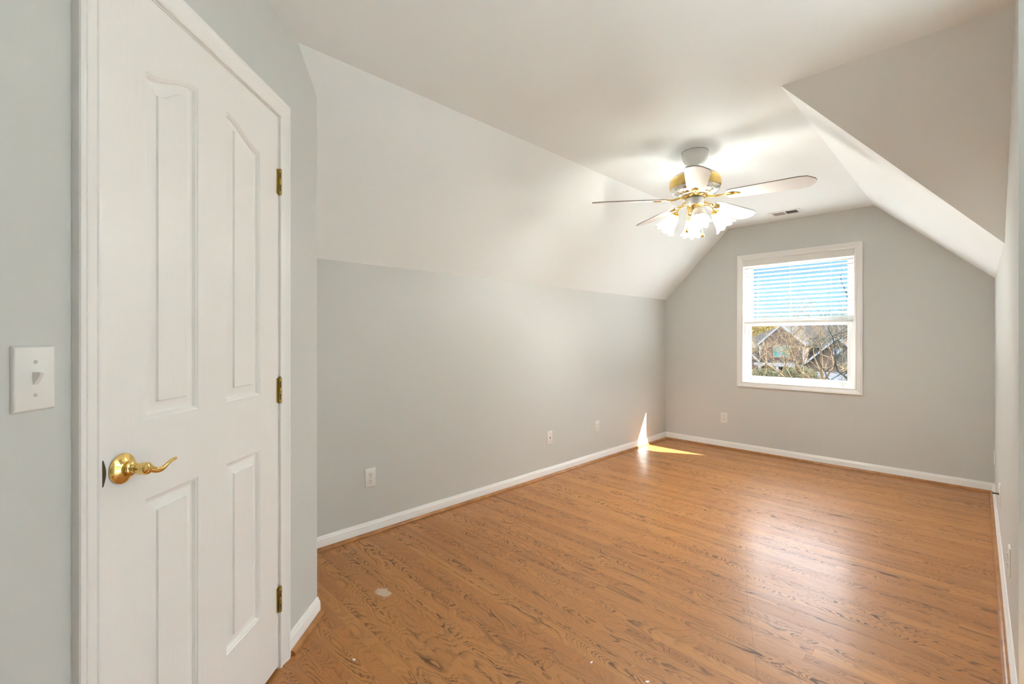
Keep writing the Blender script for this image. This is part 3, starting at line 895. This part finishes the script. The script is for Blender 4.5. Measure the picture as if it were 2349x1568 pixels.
    # lamps
    for k in range(4):
        A = R(32 + 90 * k)
        T = Matrix.Rotation(A, 4, 'Z')
        za = zk + 0.002
        arm = MB()
        p = [(0.040, 0, za), (0.060, 0, za - 0.002), (0.082, 0, za - 0.008), (0.100, 0, za - 0.020), (0.109, 0, za - 0.034), (0.115, 0, za - 0.050)]
        arm.tube(p, 0.0052, 10, T)
        ao = P(arm, 'lamp_arm', M['brass'])
        TS_ = T @ Matrix.Translation((0.113, 0, za - 0.046)) @ Matrix.Rotation(R(180 - 35), 4, 'Y')   # axis points out and down
        P(MB().lathe([(0.008, -0.006), (0.018, -0.004), (0.0235, 0.004), (0.0260, 0.014), (0.0265, 0.026), (0.0245, 0.028), (0.0, 0.020)], 28, TS_, True, False), 'lamp_socket', M['brass'], ao)
        n = 60; vs = []; fs = []
        prof = [(0.0225, 0.012), (0.0265, 0.020), (0.0335, 0.030), (0.0385, 0.045), (0.0410, 0.062), (0.0440, 0.080), (0.0495, 0.098), (0.0570, 0.112), (0.0640, 0.122)]
        for th_ in (0.0, -0.0022):
            for r, zz in prof:
                q_ = max(0, (zz - 0.075) / 0.047)
                for i in range(n):
                    a = 2 * math.pi * i / n
                    rr = (r + th_) * (1 + 0.085 * q_ * q_ * math.cos(8 * a))
                    dz = 0.007 * q_ * q_ * math.cos(8 * a)
                    vs.append((rr * math.cos(a), rr * math.sin(a), zz + dz))
        m_ = len(prof)
        for w_ in (0, 1):
            for j in range(m_ - 1):
                o_ = w_ * m_ * n
                fs += [(o_ + j * n + i, o_ + j * n + (i + 1) % n, o_ + (j + 1) * n + (i + 1) % n, o_ + (j + 1) * n + i) for i in range(n)]
        fs += [((m_ - 1) * n + i, (m_ - 1) * n + (i + 1) % n, (2 * m_ - 1) * n + (i + 1) % n, (2 * m_ - 1) * n + i) for i in range(n)]
        P(MB().add(vs, fs, TS_), 'lamp_shade', M['shade'], ao)['label'] = 'frosted tulip glass shade with ruffled rim'
        if k != 3:
            ld = bpy.data.lights.new('lamp_light', 'POINT')
            ld.energy = LAMP_W
            ld.color = (0.94, 0.975, 0.96)
            ld.shadow_soft_size = 0.022
            lo = bpy.data.objects.new('lamp_light', ld)
            COL.objects.link(lo)
            lo.parent = root
            lo.location = TS_ @ Vector((0, 0, 0.072))
    # pull chains
    lat = Vector((math.cos(YAW), math.sin(YAW), 0))
    for sgn, zz in ((-0.052, -0.503), (0.049, -0.532)):
        q_ = lat * sgn
        c_ = MB().tube([(q_.x * 0.86, q_.y * 0.86, zk - 0.020), (q_.x, q_.y, zk - 0.030), (q_.x, q_.y, zz)], 0.0012, 6)
        co = P(c_, 'pull_chain', M['brass'])
        P(MB().lathe([(0.002, zz + 0.012), (0.006, zz + 0.010), (0.0115, zz + 0.004), (0.0130, zz - 0.002), (0.0110, zz - 0.009), (0.005, zz - 0.013), (0.0, zz - 0.0135)], 20, Matrix.Translation((q_.x, q_.y, 0)), True, False), 'chain_ball', M['brass'], co)
fan()

# ------------------------------------------------------------------ paint flecks on the floor
rnd = random.Random(5)
for (x, y, lab) in ((-1.658, 0.786, 'tiny white paint fleck on the floor nearest the door'),
                    (-1.018, 1.418, 'tiny white paint fleck on the floor, middle of three'),
                    (-0.821, 1.479, 'tiny white paint fleck on the floor, rightmost of three')):
    b = MB(); pts = []
    for i in range(7):
        a = 2 * math.pi * i / 7; r_ = 0.0022 + 0.0035 * rnd.random()
        pts.append((r_ * math.cos(a) * 1.6, r_ * math.sin(a)))
    n = len(pts)
    vs = [(px, py, 0.0) for px, py in pts] + [(px * 0.8, py * 0.8, 0.0012 + 0.001 * rnd.random()) for px, py in pts]
    b.add(vs, [tuple(range(n)), tuple(range(n, 2 * n))] + [(i, (i + 1) % n, n + (i + 1) % n, n + i) for i in range(n)])
    o = b.build('paint_fleck', M['trim'], smooth=False)
    tag(o, lab, 'fleck', 'paint flecks on the floor'); o.location = (x, y, 0); o.rotation_euler = (0, 0, rnd.random() * 6)

# ------------------------------------------------------------------ outside: neighbour's house, trees, lawn
GZ = -4.2
def brick_mat():
    m = NT('brown_brick')
    b = m.n('ShaderNodeTexBrick')
    s = m.sep(m.pos())
    m.put(b.inputs['Vector'], m.xyz(m.math('ADD', s[0], s[1]), s[2], 0.0))
    b.inputs['Scale'].default_value = 1.0
    b.inputs['Brick Width'].default_value = 0.22; b.inputs['Row Height'].default_value = 0.075
    b.inputs['Mortar Size'].default_value = 0.008
    b.inputs['Color1'].default_value = (0.062, 0.028, 0.018, 1); b.inputs['Color2'].default_value = (0.05, 0.028, 0.021, 1)
    b.inputs['Mortar'].default_value = (0.11, 0.095, 0.08, 1)
    return m.done(m.principled(b.outputs[0], 0.9))
def shingle_mat():
    m = NT('weathered_shingles')
    s = m.sep(m.pos())
    rowf = m.math('FRACT', m.math('MULTIPLY', s[2], 7.0))
    c = m.mix(m.noise(m.pos(), 9.0, 5, 0.7), (0.020, 0.0185, 0.018), (0.040, 0.037, 0.035))
    c = m.mix(m.mapr(rowf, 0.0, 0.15, 0.5, 0.0), c, (0.07, 0.06, 0.055))
    return m.done(m.principled(c, 0.95, 0, 0.05))
def lawn_mat():
    m = NT('winter_lawn')
    c = m.mix(m.noise(m.pos(), 0.8, 6, 0.7), (0.03, 0.038, 0.012), (0.07, 0.065, 0.03))
    return m.done(m.principled(c, 0.95))
def leaf_mat(name, a, b):
    m = NT(name)
    c = m.mix(m.mapr(m.noise(m.pos(), 2.5, 4), 0.35, 0.65, 0, 1), a, b)
    p = m.principled(c, 0.7, 0, 0.3)
    t = m.n('ShaderNodeBsdfTranslucent'); m.put(t.inputs[0], c)
    mx = m.n('ShaderNodeMixShader'); mx.inputs[0].default_value = 0.35
    m.t.links.new(p.outputs[0], mx.inputs[1]); m.t.links.new(t.outputs[0], mx.inputs[2])
    return m.done(mx)
M['brick'] = brick_mat(); M['shingle'] = shingle_mat(); M['lawn'] = lawn_mat()
M['bounce_white'] = simple('pale_bounce_slab', (0.85, 0.85, 0.84), 0.9, 0, 0.3, (30, 0.2, 0.01), 0.05)  # pale tone of the added slab, throws sun up through the window
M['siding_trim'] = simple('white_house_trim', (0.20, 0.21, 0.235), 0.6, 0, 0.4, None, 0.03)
M['house_glass'] = simple('green_tinted_panes', (0.05, 0.16, 0.14), 0.12, 0, 0.8, None, 0.2)
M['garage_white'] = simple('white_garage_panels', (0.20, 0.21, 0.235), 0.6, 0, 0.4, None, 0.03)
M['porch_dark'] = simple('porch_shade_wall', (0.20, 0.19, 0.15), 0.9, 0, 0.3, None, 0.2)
M['bark'] = simple('pale_bark', (0.125, 0.086, 0.048), 0.9, 0, 0.2, (25, 0.4, 0.02), 0.3)
M['dark_bark'] = simple('dark_bark', (0.025, 0.021, 0.018), 0.9, 0, 0.2, (25, 0.4, 0.02), 0.2)
M['dark_leaf'] = leaf_mat('dark_green_leaf', (0.012, 0.02, 0.014), (0.035, 0.04, 0.022))
M['yellow_leaf'] = leaf_mat('yellow_leaf', (0.17, 0.11, 0.015), (0.11, 0.085, 0.02))
M['green_leaf'] = leaf_mat('olive_leaf', (0.035, 0.045, 0.017), (0.09, 0.083, 0.04))

struct(MB().poly([(-90, 8, GZ), (40, 8, GZ), (40, 140, GZ), (-90, 140, GZ)]).build('lawn', M['lawn'], smooth=False), 'lawn of the houses across the street', 'lawn')

# unseen roof slab added under the window to bounce sun onto the ceiling
lr = MB().prism([(-7.0, 0.36), (4.0, 0.36), (4.0, 0.20), (-7.0, 0.20)], UF + WT + 0.02, UF + 4.2)
tag(lr.build('bounce_roof', M['bounce_white'], smooth=False), 'pale low roof added out of view to bounce sun up through the window', 'roof')

def house():
    U = 58.0
    root = tag(empty('house', (-14.5, U, GZ)), 'brown brick gabled house across the street seen through the window', 'house')
    L = Matrix.Translation(-root.location)
    def part(b, name, mat, parent=root, **kw):
        b.v = [tuple(L @ Vector(p)) for p in b.v]
        return b.build(name, mat, parent, smooth=False, **kw)
    b = MB()
    b.prism([(-17.76, GZ), (-13.45, GZ), (-13.45, 0.45), (-15.62, 2.45), (-17.76, 0.45)], U, U + 7)      # upper gable
    b.prism([(-21.3, GZ), (-17.75, GZ), (-17.75, -1.45), (-19.5, 0.35), (-21.3, -1.4)], U - 1.2, U + 6)    # left low gable
    b.prism([(-13.0, GZ), (-6.8, GZ), (-6.8, -1.95), (-9.9, 1.0), (-13.0, -1.95)], U - 2.0, U + 6)         # garage wing
    b.box(-22.0, -5.0, U + 3.0, U + 11, GZ, 0.2)
    part(b, 'wall', M['brick'])
    r = MB()
    def roof(x0, z0, xa, za, x1, z1, y0, y1, t=0.14):
        r.prism([(x0, z0), (xa, za), (x1, z1), (x1, z1 + t), (xa, za + t), (x0, z0 + t)], y0, y1)
    roof(-18.05, 0.28, -15.62, 2.55, -13.18, 0.28, U + 0.02, U + 8)
    roof(-21.7, -1.75, -19.5, 0.45, -17.4, -1.60, U - 1.48, U + 6)
    roof(-13.35, -2.2, -9.9, 1.1, -6.4, -2.2, U - 2.28, U + 6)
    r.add([(-22.3, U + 2.6, 0.0), (-4.6, U + 2.6, 0.0), (-6.5, U + 7.5, 3.15), (-16.6, U + 7.5, 3.15), (-22.3, U + 12, 0.0), (-4.6, U + 12, 0.0)],
          [(0, 1, 2, 3), (3, 2, 5, 4), (0, 3, 4), (1, 5, 2)])
    r.add([(-17.9, U - 1.6, -1.78), (-13.6, U - 1.6, -1.78), (-13.6, U + 0.05, -1.32), (-17.9, U + 0.05, -1.32)], [(0, 1, 2, 3)])
    part(r, 'roof', M['shingle'])
    tr = MB()
    def rake(x0, z0, xa, za, x1, z1, y, w=0.26):
        tr.prism([(x0, z0), (xa, za), (xa, za - w), (x0, z0 - w)], y - 0.06, y)
        tr.prism([(xa, za), (x1, z1), (x1, z1 - w), (xa, za - w)], y - 0.06, y)
    rake(-18.05, 0.46, -15.62, 2.72, -13.18, 0.46, U + 0.0)
    rake(-21.7, -1.58, -19.5, 0.62, -17.4, -1.44, U - 1.49)
    rake(-13.35, -2.02, -9.9, 1.28, -6.4, -2.02, U - 2.3)
    tr.box(-17.86, -17.70, U - 0.05, U, -1.35, 0.2); tr.box(-13.52, -13.36, U - 0.05, U, -1.35, 0.2)
    tr.box(-17.9, -13.6, U - 1.7, U - 1.6, -2.02, -1.66)
    part(tr, 'rake_trim', M['siding_trim'])
    f = MB()
    x0, x1, z0, z1 = -16.36, -14.74, -1.0, 0.27
    y = U - 0.05; e = 0.07; xm = (x0 + x1) / 2; zm = (z0 + z1) / 2
    for a in ((x0, x1, z0, z0 + e), (x0, x1, z1 - e, z1), (x0, x0 + e, z0, z1), (x1 - e, x1, z0, z1), (xm - .07, xm + .07, z0, z1), (x0, x1, zm - .03, zm + .03)):
        f.box(a[0], a[1], y - 0.05, U, a[2], a[3])
    fo = part(f, 'gable_window', M['siding_trim'])
    part(MB().box(x0 + e, x1 - e, y - 0.02, U - 0.01, z0 + e, z1 - e), 'gable_pane', M['house_glass'], fo)
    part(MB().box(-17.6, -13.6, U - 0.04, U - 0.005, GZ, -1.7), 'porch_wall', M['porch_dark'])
    for x in (-17.33, -15.55, -13.9):
        part(MB().box(x - 0.15, x + 0.15, U - 1.68, U - 1.4, GZ, -1.8), 'porch_column', M['siding_trim'])
    g = MB().box(-11.7, -8.9, U - 2.06, U - 2.0, GZ, -2.35)
    for i in range(4):
        zz = GZ + 0.06 + i * 0.46
        for j in range(4): g.box(-11.62 + j * 0.69, -11.62 + j * 0.69 + 0.60, U - 2.08, U - 2.06, zz, zz + 0.36)
    part(g, 'garage_door', M['garage_white'])
    part(MB().box(-10.3, -9.5, U - 2.06, U - 2.0, -0.55, 0.05), 'gable_vent', M['siding_trim'])
house()

def twig(b, rng, p, d, length, r, depth, spread=0.75, curl=0.28, tips=None, nseg=4, lift=0.06):
    pts = [p.copy()]; rad = [r]
    q = p.copy(); dd = d.copy()
    for i in range(nseg):
        dd = (dd + Vector((rng.uniform(-1, 1), rng.uniform(-1, 1), rng.uniform(-1, 1) + lift)) * curl).normalized()
        q = q + dd * (length / nseg)
        pts.append(q.copy()); rad.append(r * (1 - 0.72 * (i + 1) / nseg))
    b.tube(pts, rad, 6 if depth > 2 else (4 if depth > 0 else 3), cap=False)
    if tips is not None and depth <= 1: tips += pts[2:]
    if depth <= 0: return
    for k in range(3 if depth > 1 else 3):
        i = rng.randint(1, nseg)
        nd = (dd + Vector((rng.uniform(-1, 1), rng.uniform(-1, 1), rng.uniform(-0.8, 1))) * spread).normalized()
        twig(b, rng, pts[i], nd, length * rng.uniform(0.5, 0.8), max(rad[i] * 0.7, 0.006), depth - 1, spread, curl, tips, nseg, lift)

def leaves(rng, centres, per, spread, size):
    b = MB()
    for c_ in centres:
        for _ in range(per):
            p = c_ + Vector((rng.gauss(0, spread), rng.gauss(0, spread), rng.gauss(0, spread)))
            a = Vector((rng.uniform(-1, 1), rng.uniform(-1, 1), rng.uniform(-1, 1))).normalized()
            t = a.orthogonal().normalized(); s = size * rng.uniform(0.6, 1.3)
            n_ = a.cross(t) * 0.15 * s
            b.add([p - a * s, p + t * s * 0.45 + n_, p + a * s, p - t * s * 0.45 + n_], [(0, 1, 2, 3)])
    return b

def limb_tree(name, base, limbs, seed, bark, label, cat, r0, depth, nt, leaf=None, length=1.5):
    rng = random.Random(seed)
    base = Vector(base)
    root = tag(empty(name, base), label, cat)
    b = MB(); tips = []
    for li, (pts, r) in enumerate(limbs):
        pts = [Vector(p) - base for p in pts]
        # densify with a gentle wobble
        fine = []
        for a, c_ in zip(pts[:-1], pts[1:]):
            for i in range(5):
                f = i / 5
                w_ = 0.04 * (c_ - a).length
                fine.append(a.lerp(c_, f) + (Vector((rng.uniform(-w_, w_), rng.uniform(-w_, w_), rng.uniform(-w_, w_) * 0.4)) if i else Vector()))
        fine.append(pts[-1])
        m = len(fine)
        rad = [r * (1 - 0.75 * i / (m - 1)) for i in range(m)]
        b.tube(fine, rad, 8, cap=False)
        for k in range(nt):
            i = rng.randint(max(1, m // 4), m - 1)
            d = Vector((rng.uniform(-1, 1), rng.uniform(-0.7, 0.7), rng.uniform(-0.5, 1.0))).normalized()
            twig(b, rng, fine[i], d, length * rng.uniform(0.6, 1.2), max(rad[i] * 0.5, 0.010), depth, tips=tips)
    b.build('trunk', bark, root, recalc=False)
    if leaf:
        per, spread, size, mat, keep = leaf
        pick = [t for t in tips if rng.random() < keep]
        leaves(rng, pick, per, spread, size).build('foliage', mat, root, smooth=False, recalc=False)
    return root

# the big bare tree between the houses (sunlit branches)
U1 = 20.0
limb_tree('bare_tree', (-4.1, U1, GZ),
          [([(-4.1, U1, GZ), (-4.08, U1, -1.4), (-4.02, U1 + .1, -0.3), (-4.08, U1, 0.8), (-4.15, U1 + .1, 1.35)], 0.085),
           ([(-4.08, U1, -0.55), (-4.75, U1 - .2, -0.05), (-5.05, U1 - .1, 0.7), (-5.15, U1, 1.4)], 0.055),
           ([(-4.05, U1, -0.6), (-3.72, U1 + .1, 0.25), (-3.78, U1, 0.75), (-3.5, U1 - .1, 1.15), (-3.1, U1, 1.5)], 0.045),
           ([(-4.1, U1, -0.8), (-5.2, U1 + .3, -0.45), (-6.0, U1 + .4, 0.1), (-6.5, U1 + .3, 0.9)], 0.042)],
          11, M['bark'], 'large bare tree with pale branches in front of the house', 'tree', 0.1, 3, 13, None, 1.15)
U2 = 27.0
limb_tree('bare_tree', (-8.2, U2, GZ),
          [([(-8.2, U2, GZ), (-8.15, U2, -1.6), (-8.0, U2, -0.4), (-8.1, U2, 1.0)], 0.09),
           ([(-8.15, U2, -1.6), (-7.3, U2, -0.8), (-6.9, U2, 0.2), (-6.7, U2, 1.3)], 0.06),
           ([(-8.15, U2, -1.8), (-8.7, U2, -1.0), (-9.0, U2, 0.1)], 0.05)],
          23, M['bark'], 'smaller bare tree at the left of the window view', 'tree', 0.1, 3, 7, None, 1.2)
U3 = 15.0
limb_tree('leafy_tree', (-1.98, U3, GZ),
          [([(-1.98, U3, GZ), (-2.05, U3, -0.5), (-2.2, U3, 1.0), (-2.42, U3, 2.1), (-2.6, U3, 2.9)], 0.045),
           ([(-2.05, U3, -0.2), (-2.65, U3, 0.3), (-2.75, U3, 1.1), (-2.95, U3, 1.9)], 0.03),
           ([(-2.05, U3, -0.5), (-2.8, U3 - .2, 0.05), (-3.1, U3 - .2, 0.6)], 0.025)],
          31, M['dark_bark'], 'dark twiggy tree with sparse leaves at the right window edge', 'tree', 0.08, 2, 6, (9, 0.08, 0.020, M['dark_leaf'], 0.75), 0.7)

def bush(name, c_, rx, ry, rz, n, mat, seed, label, cat, size, trunk=None):
    rng = random.Random(seed)
    base = Vector((c_[0], c_[1], GZ))
    root = tag(empty(name, base), label, cat)
    cs = []
    for _ in range(n):
        v = Vector((rng.gauss(0, 1), rng.gauss(0, 1), rng.gauss(0, 1))).normalized() * rng.uniform(0.65, 1.0)
        cs.append(Vector((v.x * rx, v.y * ry, c_[2] - GZ + v.z * rz)))
    leaves(rng, cs, 14, size * 2.2, size).build('foliage', mat, root, smooth=False, recalc=False)
    b = MB().tube([(0, 0, 0), (0.05, 0, (c_[2] - GZ) * 0.6), (0, 0.05, c_[2] - GZ)], [0.06 + size * .3, 0.05 + size * .2, 0.03], 8, cap=False)
    b.build('trunk', M['bark'], root)
    return root
bush('shrub', (-15.7, 52.5, -3.2), 1.9, 0.9, 1.0, 500, M['green_leaf'], 3, 'olive shrub in front of the house porch', 'shrub', 0.08)
bush('shrub', (-11.9, 50.0, -2.9), 1.7, 0.9, 1.3, 480, M['green_leaf'], 4, 'taller olive shrub beside the garage wing', 'shrub', 0.08)
bush('shrub', (-19.0, 54.0, -3.4), 1.6, 0.9, 0.8, 380, M['green_leaf'], 6, 'low olive shrub under the left gable', 'shrub', 0.08)
bush('autumn_tree', (-24.5, 82.0, 1.0), 5.5, 4.0, 3.0, 900, M['yellow_leaf'], 7, 'yellow autumn tree behind the house at left', 'tree', 0.17)
bush('autumn_tree', (-11.0, 84.0, 0.4), 5.5, 4.0, 3.2, 800, M['yellow_leaf'], 8, 'yellow autumn tree behind the house at right', 'tree', 0.17)
